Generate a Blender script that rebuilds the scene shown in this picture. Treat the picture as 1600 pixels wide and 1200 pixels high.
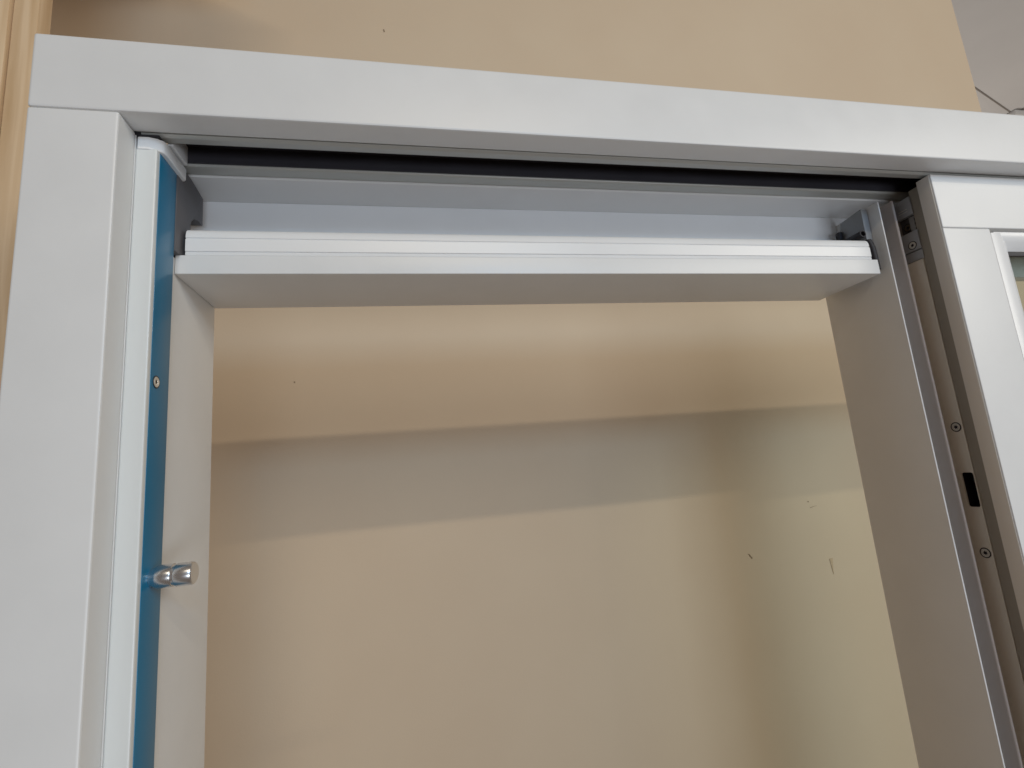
import bpy, bmesh, math, random
from mathutils import Vector, Matrix
random.seed(7)
R = math.radians
scene = bpy.context.scene
for o in list(bpy.data.objects):
    bpy.data.objects.remove(o)

# ---------------------------------------------------------------- camera
cd = bpy.data.cameras.new('camera')
cam = bpy.data.objects.new('camera', cd)
scene.collection.objects.link(cam)
scene.camera = cam
cd.sensor_width = 36.0
cd.lens = 17.405
cd.clip_start = 0.01
cd.clip_end = 60
M3 = (Matrix.Rotation(-0.2063, 3, 'Z') @ Matrix.Rotation(0.1714, 3, 'X') @ Matrix.Rotation(0.082, 3, 'Y'))
right, fwd, up = M3.col[0], M3.col[1], M3.col[2]
mw = Matrix.Identity(4)
for i in range(3):
    mw[i][0], mw[i][1], mw[i][2] = right[i], up[i], -fwd[i]
mw.translation = Vector((0, -0.58, 1.6056))
cam.matrix_world = mw

# ---------------------------------------------------------------- room light
w = bpy.data.worlds.new('World')
scene.world = w
w.use_nodes = True
bg = w.node_tree.nodes['Background']
bg.inputs[0].default_value = (1.0, 0.72, 0.52, 1)
bg.inputs[1].default_value = 0.115
scene.view_settings.view_transform = 'Standard'
scene.view_settings.look = 'None'
scene.view_settings.exposure = 0.0
scene.view_settings.gamma = 1.0
scene.view_settings.use_curve_mapping = False


def lamp(name, loc, target, size, power, col, size_y=None):
    d = bpy.data.lights.new(name, 'AREA')
    d.shape = 'RECTANGLE' if size_y else 'DISK'
    d.size = size
    if size_y:
        d.size_y = size_y
    d.energy = power
    d.color = col
    o = bpy.data.objects.new(name, d)
    scene.collection.objects.link(o)
    o.location = loc
    o.rotation_euler = (Vector(target) - Vector(loc)).to_track_quat('-Z', 'Y').to_euler()
    return o


LAMPS = [
    ('ceiling_tube', (0.45, -4.20, 4.45), (0.2, 0.8, 1.65), 2.2, 48.0, (1.0, 0.86, 0.66), 0.08),
    ('ceiling_panel', (1.00, -4.4, 3.25), (0.2, 0.8, 1.7), 1.4, 35, (0.36, 0.66, 1.0), 0.45),
    ('ceiling_light_row', (4.6, -4.2, 3.6), (0.2, 0.6, 1.7), 3.2, 112, (1.0, 0.97, 0.89), 1.8),
    ('far_fill_light', (3.5, 3.0, 1.0), (4.0, 2.6, 4.0), 0.6, 42, (1.0, 0.97, 0.93), 0.6),  # added unseen lamp, brightens the far ceiling and wall
    ('low_fill_light', (1.2, -4.0, 0.5), (0.3, 0.2, 1.8), 3.2, 57, (0.82, 0.90, 1.0), 1.0),  # added low fill without a known source, lifts soffits and recess
]
for a in LAMPS:
    lamp(*a)

# ---------------------------------------------------------------- materials
MATS = {}


def mat(name, col, rough=0.45, metal=0.0, spec=0.5, var=0.03, scale=14.0, bump=0.02, bscale=220.0, stretch=(1, 1, 1), coat=0.0):
    m = bpy.data.materials.new(name)
    m.use_nodes = True
    nt = m.node_tree
    b = nt.nodes['Principled BSDF']
    b.inputs['Roughness'].default_value = rough
    b.inputs['Metallic'].default_value = metal
    b.inputs['Specular IOR Level'].default_value = spec
    if coat:
        b.inputs['Coat Weight'].default_value = coat
        b.inputs['Coat Roughness'].default_value = 0.12
    tc = nt.nodes.new('ShaderNodeTexCoord')
    mp = nt.nodes.new('ShaderNodeMapping')
    mp.inputs['Scale'].default_value = stretch
    nt.links.new(tc.outputs['Object'], mp.inputs['Vector'])
    n = nt.nodes.new('ShaderNodeTexNoise')
    n.inputs['Scale'].default_value = scale
    n.inputs['Detail'].default_value = 6
    nt.links.new(mp.outputs[0], n.inputs['Vector'])
    r = nt.nodes.new('ShaderNodeValToRGB')
    r.color_ramp.elements[0].position = 0.3
    r.color_ramp.elements[1].position = 0.72
    r.color_ramp.elements[0].color = tuple(c * (1 - var) for c in col) + (1,)
    r.color_ramp.elements[1].color = tuple(min(1, c * (1 + var)) for c in col) + (1,)
    nt.links.new(n.outputs['Fac'], r.inputs[0])
    nt.links.new(r.outputs[0], b.inputs['Base Color'])
    n2 = nt.nodes.new('ShaderNodeTexNoise')
    n2.inputs['Scale'].default_value = bscale
    n2.inputs['Detail'].default_value = 3
    nt.links.new(mp.outputs[0], n2.inputs['Vector'])
    bp = nt.nodes.new('ShaderNodeBump')
    bp.inputs['Strength'].default_value = bump
    bp.inputs['Distance'].default_value = 0.002
    nt.links.new(n2.outputs['Fac'], bp.inputs['Height'])
    nt.links.new(bp.outputs[0], b.inputs['Normal'])
    mr = nt.nodes.new('ShaderNodeMapRange')
    mr.inputs['To Min'].default_value = max(0.02, rough - 0.06)
    mr.inputs['To Max'].default_value = min(1, rough + 0.08)
    nt.links.new(n.outputs['Fac'], mr.inputs['Value'])
    nt.links.new(mr.outputs[0], b.inputs['Roughness'])
    MATS[name] = m
    return m


mat('white_lacquer', (0.745, 0.745, 0.735), 0.36, var=0.02, bump=0.05, bscale=120)
mat('white_plastic', (0.80, 0.80, 0.795), 0.30, var=0.015)
mat('trough_plastic_lit', (0.85, 0.875, 0.90), 0.35, var=0.015)  # white plastic made lighter and bluer, painting light onto the recess back
mat('white_aluminium', (0.70, 0.72, 0.71), 0.30, var=0.02, stretch=(1, 1, 0.05))
mat('rail_aluminium', (0.50, 0.50, 0.47), 0.38, metal=0.25, var=0.04, stretch=(0.05, 1, 1))
mat('blue_film', (0.003, 0.150, 0.290), 0.30, spec=0.35, var=0.10, scale=9, bump=0.05, bscale=40, stretch=(1, 1, 0.3), coat=0.12)
mat('dark_slot', (0.035, 0.033, 0.040), 0.5, var=0.1)
mat('black_rubber', (0.022, 0.020, 0.024), 0.55, var=0.1)
mat('dark_plastic', (0.105, 0.100, 0.105), 0.5, var=0.06)
mat('grey_metal', (0.44, 0.46, 0.49), 0.40, metal=0.15, var=0.05)
mat('block_metal', (0.27, 0.28, 0.29), 0.45, metal=0.1, var=0.05)
mat('groove_alu_shaded', (0.40, 0.36, 0.30), 0.5, metal=0.1, var=0.05, stretch=(1, 1, 0.1))  # white aluminium darkened to brown; groove shade is in the colour
mat('strike_steel', (0.88, 0.84, 0.75), 0.42, metal=0.0, var=0.06, stretch=(1, 1, 0.2))
mat('silver', (0.78, 0.76, 0.70), 0.32, metal=0.6, var=0.05, scale=300)
mat('brass_screw', (0.20, 0.16, 0.12), 0.35, metal=0.8, var=0.08, scale=300)
mat('chrome', (0.74, 0.75, 0.77), 0.27, metal=0.95, var=0.02, bump=0.03, bscale=90)
mat('seal_grey', (0.34, 0.34, 0.34), 0.5)
mat('lip_aluminium', (0.52, 0.47, 0.445), 0.7, spec=0.15, var=0.05, stretch=(1, 1, 0.05))
mat('edge_aluminium', (0.74, 0.71, 0.67), 0.5, var=0.04, stretch=(1, 1, 0.08))
mat('ceiling_paint', (0.62, 0.60, 0.575), 0.8, var=0.05, scale=1.5)
mat('far_paint', (0.56, 0.50, 0.45), 0.8, var=0.06, scale=1.2)
mat('ceiling_joint', (0.22, 0.19, 0.165), 0.8, var=0.1)


def wood_mat():
    m = bpy.data.materials.new('pine_wood')
    m.use_nodes = True
    nt = m.node_tree
    b = nt.nodes['Principled BSDF']
    b.inputs['Roughness'].default_value = 0.5
    tc = nt.nodes.new('ShaderNodeTexCoord')
    mp = nt.nodes.new('ShaderNodeMapping')
    mp.inputs['Scale'].default_value = (16, 16, 0.9)
    nt.links.new(tc.outputs['Object'], mp.inputs['Vector'])
    n = nt.nodes.new('ShaderNodeTexNoise')
    n.inputs['Scale'].default_value = 3.0
    n.inputs['Detail'].default_value = 8
    n.inputs['Distortion'].default_value = 0.6
    nt.links.new(mp.outputs[0], n.inputs['Vector'])
    r = nt.nodes.new('ShaderNodeValToRGB')
    r.color_ramp.elements[0].position = 0.30
    r.color_ramp.elements[0].color = (0.60, 0.41, 0.23, 1)
    r.color_ramp.elements[1].position = 0.62
    r.color_ramp.elements[1].color = (0.76, 0.57, 0.37, 1)
    nt.links.new(n.outputs['Fac'], r.inputs[0])
    nt.links.new(r.outputs[0], b.inputs['Base Color'])
    bp = nt.nodes.new('ShaderNodeBump')
    bp.inputs['Strength'].default_value = 0.12
    bp.inputs['Distance'].default_value = 0.002
    nt.links.new(n.outputs['Fac'], bp.inputs['Height'])
    nt.links.new(bp.outputs[0], b.inputs['Normal'])
    MATS['pine_wood'] = m


wood_mat()


def wall_mat():
    # beige emulsion with faint mottling and roller texture
    m = bpy.data.materials.new('beige_emulsion')
    m.use_nodes = True
    nt = m.node_tree
    b = nt.nodes['Principled BSDF']
    b.inputs['Roughness'].default_value = 0.62
    b.inputs['Specular IOR Level'].default_value = 0.3
    tc = nt.nodes.new('ShaderNodeTexCoord')
    n = nt.nodes.new('ShaderNodeTexNoise')
    n.inputs['Scale'].default_value = 3.2
    n.inputs['Detail'].default_value = 4
    nt.links.new(tc.outputs['Object'], n.inputs['Vector'])
    r = nt.nodes.new('ShaderNodeValToRGB')
    r.color_ramp.elements[0].position = 0.3
    r.color_ramp.elements[0].color = (0.640, 0.515, 0.375, 1)
    r.color_ramp.elements[1].position = 0.7
    r.color_ramp.elements[1].color = (0.660, 0.540, 0.397, 1)
    nt.links.new(n.outputs['Fac'], r.inputs[0])
    nt.links.new(r.outputs[0], b.inputs['Base Color'])
    n2 = nt.nodes.new('ShaderNodeTexNoise')
    n2.inputs['Scale'].default_value = 260
    n2.inputs['Detail'].default_value = 4
    nt.links.new(tc.outputs['Object'], n2.inputs['Vector'])
    bp = nt.nodes.new('ShaderNodeBump')
    bp.inputs['Strength'].default_value = 0.10
    bp.inputs['Distance'].default_value = 0.002
    nt.links.new(n2.outputs['Fac'], bp.inputs['Height'])
    nt.links.new(bp.outputs[0], b.inputs['Normal'])
    MATS['beige_emulsion'] = m


wall_mat()
mat('scuff', (0.33, 0.25, 0.17), 0.8, var=0.2, scale=400)
mat('stain', (0.55, 0.42, 0.275), 0.8, var=0.1, scale=200)


def glass_mat():
    m = bpy.data.materials.new('clear_glass')
    m.use_nodes = True
    nt = m.node_tree
    nt.nodes.remove(nt.nodes['Principled BSDF'])
    out = nt.nodes['Material Output']
    t = nt.nodes.new('ShaderNodeBsdfTransparent')
    t.inputs[0].default_value = (0.90, 0.94, 0.91, 1)
    g = nt.nodes.new('ShaderNodeBsdfGlossy')
    g.inputs['Roughness'].default_value = 0.02
    f = nt.nodes.new('ShaderNodeFresnel')
    f.inputs['IOR'].default_value = 1.52
    mx = nt.nodes.new('ShaderNodeMixShader')
    gm = nt.nodes.new('ShaderNodeNewGeometry')
    fm = nt.nodes.new('ShaderNodeMix')          # the exit face only transmits
    nt.links.new(gm.outputs['Backfacing'], fm.inputs[0])
    nt.links.new(f.outputs[0], fm.inputs[2])
    fm.inputs[3].default_value = 0.0
    nt.links.new(fm.outputs[0], mx.inputs[0])
    nt.links.new(t.outputs[0], mx.inputs[1])
    nt.links.new(g.outputs[0], mx.inputs[2])
    nt.links.new(mx.outputs[0], out.inputs['Surface'])
    MATS['clear_glass'] = m


glass_mat()

# ---------------------------------------------------------------- mesh helpers
COL = scene.collection


def finish(name, bm, m, parent=None, smooth=True, angle=32):
    bmesh.ops.recalc_face_normals(bm, faces=bm.faces[:])
    me = bpy.data.meshes.new(name)
    bm.to_mesh(me)
    bm.free()
    me.materials.append(MATS[m])
    if smooth:
        for p in me.polygons:
            p.use_smooth = True
        me.set_sharp_from_angle(angle=R(angle))
    o = bpy.data.objects.new(name, me)
    COL.objects.link(o)
    if parent is not None:
        o.parent = parent
        o.matrix_parent_inverse = Matrix.Translation(-parent.location)
    return o


def bevel(bm, wd, seg=2):
    if wd > 0:
        es = [e for e in bm.edges if len(e.link_faces) == 2 and e.calc_face_angle() > R(25)]
        bmesh.ops.bevel(bm, geom=es, offset=wd, segments=seg, profile=0.6, affect='EDGES', clamp_overlap=True)


def box(name, x0, x1, y0, y1, z0, z1, m, parent=None, bev=0.0015, seg=2):
    bm = bmesh.new()
    bmesh.ops.create_cube(bm, size=1.0)
    for v in bm.verts:
        v.co = ((x0 + x1) / 2 + v.co.x * (x1 - x0), (y0 + y1) / 2 + v.co.y * (y1 - y0), (z0 + z1) / 2 + v.co.z * (z1 - z0))
    bevel(bm, bev, seg)
    return finish(name, bm, m, parent)


def prism(name, pts, axis, a0, a1, m, parent=None, bev=0.0, seg=2):
    """pts: closed polygon; axis 'x' -> pts are (y, z); axis 'z' -> pts are (x, y); axis 'y' -> (x, z)"""
    bm = bmesh.new()
    def P(p, a):
        return {'x': (a, p[0], p[1]), 'z': (p[0], p[1], a), 'y': (p[0], a, p[1])}[axis]
    lo = [bm.verts.new(P(p, a0)) for p in pts]
    hi = [bm.verts.new(P(p, a1)) for p in pts]
    n = len(pts)
    bm.faces.new(lo)
    bm.faces.new(hi)
    for i in range(n):
        bm.faces.new((lo[i], lo[(i + 1) % n], hi[(i + 1) % n], hi[i]))
    bmesh.ops.recalc_face_normals(bm, faces=bm.faces[:])
    bevel(bm, bev, seg)
    return finish(name, bm, m, parent)


def lathe_x(name, prof, loc, m, parent=None, n=40, direction=1, angle=28):
    """prof: list of (distance along X, radius)"""
    bm = bmesh.new()
    rings = []
    for d, r in prof:
        if r < 1e-6:
            rings.append([bm.verts.new((loc[0] + direction * d, loc[1], loc[2]))])
        else:
            rings.append([bm.verts.new((loc[0] + direction * d, loc[1] + r * math.cos(2 * math.pi * i / n), loc[2] + r * math.sin(2 * math.pi * i / n))) for i in range(n)])
    for a, b in zip(rings, rings[1:]):
        for i in range(n):
            j = (i + 1) % n
            if len(a) == 1 and len(b) == 1:
                continue
            if len(a) == 1:
                bm.faces.new((a[0], b[i], b[j]))
            elif len(b) == 1:
                bm.faces.new((a[i], a[j], b[0]))
            else:
                bm.faces.new((a[i], a[j], b[j], b[i]))
    return finish(name, bm, m, parent, angle=angle)


def torx_screw(name, x, y, z, r, m, parent, direction):
    """countersunk screw with a six-lobed recess, its axis along X; direction -1 faces -X. Child: the dark seat around the head."""
    n = 36
    rot = random.uniform(0, 1)
    bm = bmesh.new()
    def ring(rad, dx, star=0.0):
        return [bm.verts.new((x + direction * dx, y + rad * (1 + star * math.cos(6 * (2 * math.pi * i / n + rot))) * math.cos(2 * math.pi * i / n),
                              z + rad * (1 + star * math.cos(6 * (2 * math.pi * i / n + rot))) * math.sin(2 * math.pi * i / n))) for i in range(n)]
    loops = [ring(r, 0.0), ring(r, 0.0005), ring(r * 0.90, 0.0010), ring(r * 0.56, 0.00085), ring(r * 0.46, 0.0006, 0.20), ring(r * 0.42, 0.0001, 0.20)]
    for a, b in zip(loops, loops[1:]):
        for i in range(n):
            j = (i + 1) % n
            bm.faces.new((a[i], a[j], b[j], b[i]))
    s = finish(name, bm, m, parent)
    sk = lathe_x('socket_shade', [(0.00012, 0.0), (0.00012, r * 0.54)], (x, y, z), 'black_rubber', None, 24, direction)  # black disc paints the shade at the bottom of the recess
    sk.parent = s
    seat = lathe_x('screw_seat', [(-0.0020, r * 1.22), (0.0004, r * 1.22), (0.0004, r * 0.97), (-0.0020, r * 0.97)], (x, y, z), 'black_rubber', None, 36, direction)
    seat.parent = s
    return s


def thing(name, loc, label, cat, group=None):
    o = bpy.data.objects.new(name, None)
    o.empty_display_size = 0.1
    o.location = loc
    COL.objects.link(o)
    o['label'] = label
    o['category'] = cat
    if group:
        o['group'] = group
    return o


def sub2(o, part, root):
    o.parent = part
    return o


# ================================================================ the setting
wall = box('wall', -3.2, 2.335, 0.80, 0.92, 0.0, 5.0, 'beige_emulsion', None, 0.003)
wall['kind'] = 'structure'

far = box('far_wall', 5.2, 5.3, 0.95, 8.0, 0.0, 3.99, 'far_paint', None, 0)
far['kind'] = 'structure'
ceil = box('ceiling', 1.6, 5.2, 0.95, 8.0, 4.0, 4.08, 'ceiling_paint', None, 0)
ceil['kind'] = 'structure'


def strip(name, p, q, wd, m, parent, z, h=0.003):
    p, q = Vector((p[0], p[1], 0)), Vector((q[0], q[1], 0))
    d = (q - p).normalized()
    nrm = Vector((-d.y, d.x, 0)) * wd / 2
    pts = [p + nrm, q + nrm, q - nrm, p - nrm]
    return prism(name, [(a.x, a.y) for a in pts], 'z', z - h, z, m, parent)


def child_of(o, par):
    o.parent = par
    return o


J = (4.6647, 1.9949)
for a, b, wd, m in (((3.2, 1.541), (4.62, 1.981), 0.007, 'ceiling_joint'), ((4.70, 2.0), (4.585, 1.70), 0.012, 'ceiling_joint'), ((4.72, 2.01), (5.19, 2.16), 0.02, 'ceiling_joint')):
    child_of(strip('panel_joint', a, b, wd, m, None, 3.998), ceil)
child_of(box('joint_plate', J[0] - 0.06, J[0] + 0.09, J[1] - 0.05, J[1] + 0.05, 3.955, 3.997, 'ceiling_paint', None, 0.01), ceil)

# scuffs and drips on the wall, as thin films of dirt
def mark(name, pts, m):
    o = prism(name, [(x, z) for x, z in pts], 'y', 0.7985, 0.7995, m)
    o.parent = wall
    return o


mark('scuff_mark', [(0.9615, 1.3035), (0.9655, 1.3030), (0.9745, 1.2905), (0.9720, 1.2885), (0.9680, 1.2940)], 'scuff')
mark('scuff_mark', [(1.1990, 1.4150), (1.2030, 1.4166), (1.2075, 1.4172), (1.2260, 1.4200), (1.2070, 1.4160)], 'scuff')
mark('scuff_mark', [(1.1955, 1.4350), (1.1985, 1.4365), (1.1990, 1.4330), (1.1965, 1.4325)], 'scuff')
mark('drip_stain', [(1.2365, 1.2590), (1.2480, 1.2600), (1.2445, 1.2380), (1.2415, 1.2130), (1.2385, 1.2380)], 'stain')
mark('scuff_mark', [(-0.0320, 3.0040), (-0.0285, 3.0050), (-0.0265, 2.9960), (-0.0300, 2.9940)], 'scuff')
mark('scuff_mark', [(-0.3020, 1.8830), (-0.2985, 1.8838), (-0.2982, 1.8800), (-0.3012, 1.8795)], 'scuff')

# ================================================================ wooden casing at the left
wd = thing('wooden_casing', (-0.75, 0.4, 0), 'pale pine door casing with vertical grain, left of the white frame', 'casing')
box('board', -0.648, -0.6103, 0.300, 0.331, 0, 3.048, 'pine_wood', wd, 0.002)
box('board', -0.830, -0.6505, 0.295, 0.331, 0, 3.048, 'pine_wood', wd, 0.005)
box('back_board', -0.830, -0.650, 0.3315, 0.370, 0, 3.048, 'pine_wood', wd, 0.003)
prism('shade_board', [(-1.75, 0.05), (-0.36, 0.05), (-0.32, 0.30), (-0.63, 0.795), (-1.75, 0.795)], 'z', 3.050, 3.110, 'pine_wood', wd, 0.002)  # unseen board, added to shade the wall at upper left

# ================================================================ door frame
XR = 1.75
fr = thing('sliding_door_portal', (0.25, 0.12, 0), 'white lacquered sliding door frame with open track, standing before the beige wall', 'door frame')
fr['kind'] = 'thing'
box('head', -0.4052, XR, 0.0, 0.0375, 2.0500, 2.1448, 'white_lacquer', fr, 0.0035, 4)
box('jamb', -0.4052, -0.3150, 0.0006, 0.0375, 0.0, 2.0492, 'white_lacquer', fr, 0.0028, 4)
box('head_core', -0.400, XR, 0.0400, 0.100, 2.086, 2.110, 'white_lacquer', fr, 0.001)

# guide rail: aluminium strips either side of the dark slot
prism('track_strip', [(0.0398, 2.0510), (0.0440, 2.0488), (0.0560, 2.0500), (0.0575, 2.0530), (0.0575, 2.0850), (0.0398, 2.0850)], 'x', -0.3110, XR, 'rail_aluminium', fr, 0.0006)
box('track_lip', -0.3120, XR, 0.0577, 0.0610, 2.0535, 2.0850, 'dark_plastic', fr, 0.0005)
box('track_slot', -0.300, XR, 0.0612, 0.1035, 2.0780, 2.0855, 'dark_slot', fr, 0.0)
prism('track_strip', [(0.1040, 2.0525), (0.1060, 2.0505), (0.1230, 2.0500), (0.1250, 2.0520), (0.1250, 2.0850), (0.1040, 2.0850)], 'x', -0.3050, XR, 'rail_aluminium', fr, 0.0006)
box('slot_wall', -0.3050, XR, 0.1015, 0.1036, 2.0540, 2.0850, 'dark_slot', fr, 0.0)
box('soffit_panel', -0.3050, XR, 0.1255, 0.1905, 2.0475, 2.060, 'white_plastic', fr, 0.0005)

# rear header: a trough with a back wall and a lipped cover profile in front
box('rear_header', -0.2970, 0.8270, 0.1070, 0.2457, 1.8951, 1.9218, 'white_lacquer', fr, 0.0014, 3)
box('header_back', -0.4040, XR, 0.1910, 0.2150, 1.9222, 2.0520, 'trough_plastic_lit', fr, 0.001)
barz = [(0.1095, 1.9226), (0.1085, 1.9262), (0.1100, 1.9266), (0.1100, 1.9276), (0.1082, 1.9280), (0.1082, 1.9455), (0.1098, 1.9460), (0.1098, 1.9470), (0.1084, 1.9475),
        (0.1090, 1.9530), (0.1106, 1.9575), (0.1135, 1.9607), (0.1180, 1.9627), (0.1260, 1.9632), (0.1280, 1.9610), (0.1280, 1.9226)]
prism('cover_profile', barz, 'x', -0.2860, 0.8170, 'white_plastic', fr, 0.0004, 1)
box('trough_floor', -0.2860, 0.8170, 0.1285, 0.1905, 1.9224, 1.9300, 'white_plastic', fr, 0.0005)

# left side: cover strip, lock profile in blue film, end cap, filler block, rear jamb
box('jamb_core', -0.4040, -0.3148, 0.0380, 0.0895, 0.0, 2.0470, 'white_lacquer', fr, 0.0005)
box('cover_strip', -0.3146, -0.2912, 0.0382, 0.0500, 0.0, 2.0300, 'white_aluminium', fr, 0.0022, 4)
prism('lock_profile', [(-0.3140, 0.0505), (-0.2925, 0.0505), (-0.2925, 0.0880), (-0.3140, 0.0880)], 'z', 0.0, 2.0420, 'white_aluminium', fr)
box('corner_gap_shade', -0.4040, -0.3112, 0.0380, 0.0590, 2.0485, 2.0850, 'black_rubber', fr, 0)  # solid black piece standing in for shade behind the corner
film = box('protective_film', -0.2924, -0.2905, 0.0455, 0.0884, 0.0, 2.0330, 'blue_film', fr, 0.0003)
film['label'] = 'blue protective film on the lock edge'
cap = [(-0.3128, 0.0368), (-0.3010, 0.0368), (-0.2920, 0.0395), (-0.2865, 0.0440), (-0.2850, 0.0500), (-0.2850, 0.1030), (-0.2880, 0.1060), (-0.3128, 0.1060)]
prism('end_cap', cap, 'z', 2.0275, 2.0445, 'white_plastic', fr, 0.0018, 3)
box('cap_web', -0.2900, -0.2835, 0.0600, 0.1020, 2.0490, 2.0770, 'white_plastic', fr, 0.0008)
box('corner_gap_shade', -0.3146, -0.2900, 0.0386, 0.1000, 2.0452, 2.0482, 'black_rubber', fr, 0)  # black strip painting the shade between cap and soffit
blk = [(0.0900, 2.0470), (0.1306, 2.0470), (0.1722, 2.0410), (0.1727, 1.9980), (0.1560, 1.9975), (0.1430, 1.9930), (0.1350, 1.9840), (0.1328, 1.9720), (0.1328, 1.9640), (0.1290, 1.9235), (0.0900, 1.9200)]
prism('filler_block', blk, 'x', -0.3120, -0.2900, 'dark_plastic', fr, 0.0008)
box('rear_jamb', -0.4050, -0.2975, 0.0900, 0.2457, 0.0, 1.9185, 'white_lacquer', fr, 0.0012, 3)
torx_screw('screw', -0.2903, 0.0575, 1.7402, 0.0062, 'silver', fr, 1)
# locking bolt
prof = [(0, 0.0100), (0.0030, 0.0104), (0.0062, 0.0122), (0.0075, 0.0126), (0.0215, 0.0126), (0.0222, 0.0123), (0.0228, 0.0114), (0.0248, 0.0114), (0.0254, 0.0123),
        (0.0261, 0.0126), (0.0400, 0.0126), (0.0424, 0.0118), (0.0432, 0.0108), (0.0434, 0.0)]
bolt = lathe_x('locking_bolt', prof, (-0.2904, 0.0665, 1.5205), 'chrome', fr, 48)
bolt['label'] = 'shiny chrome locking bolt'

# right side: fixed post, corner block and rubber seal
prism('post', [(0.0989, 0.0), (0.2457, 0.0), (0.2457, 1.9218), (0.1902, 1.9218), (0.1902, 2.0300), (0.0989, 2.0300)], 'x', 0.8434, 0.8462, 'white_lacquer', fr, 0.0008, 2)
box('post_core', 0.8464, 0.9400, 0.1420, 0.2450, 0.0, 1.9210, 'white_lacquer', fr, 0.0005)
cb = [(0.1204, 2.0270), (0.1672, 2.0226), (0.1730, 1.9965), (0.1730, 1.9660), (0.1204, 1.9660)]
prism('corner_block', cb, 'x', 0.8290, 0.8430, 'block_metal', fr, 0.0012)
box('block_clip', 0.8195, 0.8275, 0.1640, 0.1735, 1.9660, 2.0040, 'black_rubber', fr, 0.001)
bm = bmesh.new()
path = [(0.8270, 0.1180, 1.9640), (0.8285, 0.1160, 1.9560), (0.8300, 0.1150, 1.9450), (0.8305, 0.1150, 1.9300), (0.8310, 0.1150, 1.9060)]
prev = None
for (x, y, z) in path:
    ring = [bm.verts.new((x + 0.0055 * math.cos(t * math.pi / 6), y + 0.0055 * math.sin(t * math.pi / 6), z)) for t in range(12)]
    if prev:
        for i in range(12):
            bm.faces.new((prev[i], prev[(i + 1) % 12], ring[(i + 1) % 12], ring[i]))
    else:
        bm.faces.new(ring)
    prev = ring
bm.faces.new(prev)
finish('rubber_seal', bm, 'black_rubber', fr)
# hollow seal tube, axis along Y
bm = bmesh.new()
n = 24
L = []
for rad, y in ((0.0065, 0.150), (0.0065, 0.118), (0.0046, 0.118), (0.0046, 0.150)):
    L.append([bm.verts.new((0.8205 + rad * math.cos(2 * math.pi * i / n), y, 1.9770 + rad * math.sin(2 * math.pi * i / n))) for i in range(n)])
for a, b in zip(L, L[1:]):
    for i in range(n):
        bm.faces.new((a[i], a[(i + 1) % n], b[(i + 1) % n], b[i]))
finish('seal_tube', bm, 'black_rubber', fr)

# ================================================================ sliding leaf (right)
lf = thing('sliding_door_leaf', (1.3, 0.08, 0), 'white glazed sliding door leaf pushed open at the right, lock edge showing', 'door leaf')
box('top_rail', 0.8872, XR, 0.0352, 0.0590, 1.9474, 2.0455, 'white_lacquer', lf, 0.0022, 4)
box('stile', 0.8863, 0.9865, 0.0350, 0.0593, 0.0, 1.9466, 'white_lacquer', lf, 0.0022, 4)
box('edge_strip', 0.8852, 0.8860, 0.0372, 0.0588, 0.0, 2.0440, 'edge_aluminium', lf, 0.0003)
box('groove_floor', 0.9012, 0.9240, 0.0595, 0.0862, 0.0, 2.0440, 'groove_alu_shaded', lf, 0.0004)
box('leaf_core', 0.9420, 0.9850, 0.0595, 0.1270, 0.0, 2.0420, 'white_lacquer', lf, 0.0005)
lip = [(0.8780, 0.1025), (0.8795, 0.1007), (0.8830, 0.1020), (0.8905, 0.1110), (0.8905, 0.1185), (0.9410, 0.1185), (0.9410, 0.1400), (0.8780, 0.1400)]
prism('rear_lip', lip, 'z', 0.0, 2.0340, 'lip_aluminium', lf, 0.0012, 3)


def plate_with_hole(name, x0, x1, y0, y1, z0, z1, hy0, hy1, hz0, hz1, r, m, parent):
    """strike plate in the YZ plane with a rounded hole"""
    bm = bmesh.new()
    def loopat(x):
        out = [bm.verts.new((x, a, b)) for a, b in ((y0, z0), (y1, z0), (y1, z1), (y0, z1))]
        inn = []
        for cy, cz, a0 in ((hy0 + r, hz0 + r, 180), (hy1 - r, hz0 + r, 270), (hy1 - r, hz1 - r, 0), (hy0 + r, hz1 - r, 90)):
            for k in range(6):
                a = R(a0 + 18 * k)
                inn.append(bm.verts.new((x, cy + r * math.cos(a), cz + r * math.sin(a))))
        return out, inn
    o0, i0 = loopat(x0)
    o1, i1 = loopat(x1)
    for o, i in ((o0, i0), (o1, i1)):
        for q in range(4):
            seg = i[q * 6:(q + 1) * 6]
            for a, b in zip(seg, seg[1:]):
                bm.faces.new((o[q], a, b))
            bm.faces.new((o[q], seg[-1], i[((q + 1) * 6) % 24], o[(q + 1) % 4]))
    for a, b in ((o0, o1), (i0, i1)):
        for k in range(len(a)):
            j = (k + 1) % len(a)
            bm.faces.new((a[k], a[j], b[j], b[k]))
    return finish(name, bm, m, parent, angle=30)


plate_with_hole('strike_plate', 0.9003, 0.9025, 0.0868, 0.1180, 0.0, 1.9155, 0.0885, 0.1065, 1.4845, 1.5405, 0.0035, 'strike_steel', lf)
hole = box('lock_hole', 0.9240, 0.9255, 0.0865, 0.1180, 1.470, 1.560, 'black_rubber', lf, 0)
hole['label'] = 'dark lock hole in the strike plate'
for (hy, hz0, hz1) in ((0.1072, 1.478, 1.548),):
    box('lock_hole_side', 0.9027, 0.9240, hy, hy + 0.002, hz0, hz1, 'black_rubber', lf, 0)
box('lock_hole_side', 0.9027, 0.9240, 0.0868, 0.0884, 1.478, 1.548, 'black_rubber', lf, 0)
box('lock_hole_top', 0.9027, 0.9240, 0.0885, 0.1071, 1.5410, 1.5450, 'black_rubber', lf, 0)
for z in (1.6163, 1.4119):
    torx_screw('screw', 0.8998, 0.0975, z, 0.0066, 'silver', lf, -1)
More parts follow.
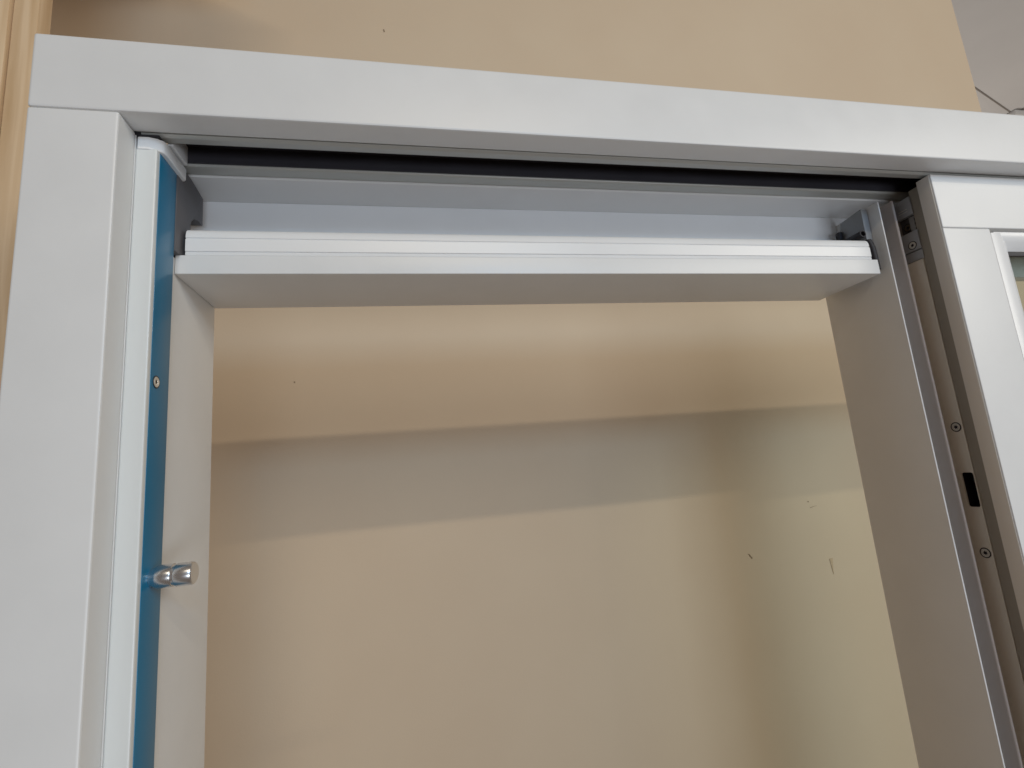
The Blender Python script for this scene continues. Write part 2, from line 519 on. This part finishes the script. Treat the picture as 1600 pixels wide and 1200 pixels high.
# head of the lock gear
up = box('gear_plate', 0.8985, 0.9080, 0.0850, 0.1178, 2.0006, 2.0340, 'grey_metal', lf, 0.0008)
for k, z in enumerate((2.0130, 2.0085)):
    sub2(box('embossed_line', 0.8980, 0.8988, 0.0930, 0.1090, z, z + 0.0012, 'silver', None, 0.0003), up, lf)
box('gear_recess', 0.9090, 0.9120, 0.0855, 0.1178, 1.9700, 2.0006, 'dark_plastic', lf, 0.0005)
rk = box('gear_rack', 0.9040, 0.9088, 0.0890, 0.0985, 1.9705, 1.9985, 'seal_grey', lf, 0.0006)
for k in range(3):
    sub2(box('rack_tooth', 0.9030, 0.9085, 0.0858, 0.0889, 1.9720 + k * 0.0090, 1.9765 + k * 0.0090, 'black_rubber', None, 0.0004), rk, lf)
torx_screw('screw', 0.9060, 0.1045, 1.9825, 0.0062, 'brass_screw', lf, -1)
box('gear_plate', 0.8985, 0.9080, 0.0842, 0.1175, 1.9345, 1.9700, 'grey_metal', lf, 0.0010)
torx_screw('screw', 0.8983, 0.0978, 1.9450, 0.0062, 'silver', lf, -1)
box('gear_step', 0.8995, 0.9080, 0.0842, 0.1175, 1.9165, 1.9330, 'grey_metal', lf, 0.0010)
box('gear_backing', 0.9100, 0.9180, 0.0865, 0.1182, 1.910, 2.034, 'black_rubber', lf, 0)
box('plate_tab', 0.8996, 0.9010, 0.0870, 0.1010, 1.8895, 1.9145, 'strike_steel', lf, 0.0020, 3)
# glazing
bead = [(0.9880, 0.0362), (1.0080, 0.0358), (1.0200, 0.0395), (1.0300, 0.0480), (1.0340, 0.0500), (1.0340, 0.0560), (0.9880, 0.0560)]
prism('glazing_bead', bead, 'z', 0.0, 1.9400, 'white_plastic', lf, 0.0006)
beadt = [(0.0364, 1.9415), (0.0362, 1.9330), (0.0395, 1.9240), (0.0480, 1.9150), (0.0500, 1.9120), (0.0560, 1.9120), (0.0560, 1.9415)]
prism('glazing_bead', beadt, 'x', 0.9950, XR, 'white_plastic', lf, 0.0006)
box('glazing_gasket', 1.0300, XR, 0.0505, 0.0555, 1.9040, 1.9118, 'black_rubber', lf, 0.0005)
box('glazing_gasket', 1.0342, 1.0375, 0.0505, 0.0555, 0.0, 1.9038, 'seal_grey', lf, 0.0005)
g = box('glass_pane', 1.0100, XR - 0.01, 0.0565, 0.0605, 0.0, 1.935, 'clear_glass', lf, 0)
box('top_rail_back', 0.9870, XR, 0.0620, 0.1270, 1.9400, 2.0430, 'white_lacquer', lf, 0.002)
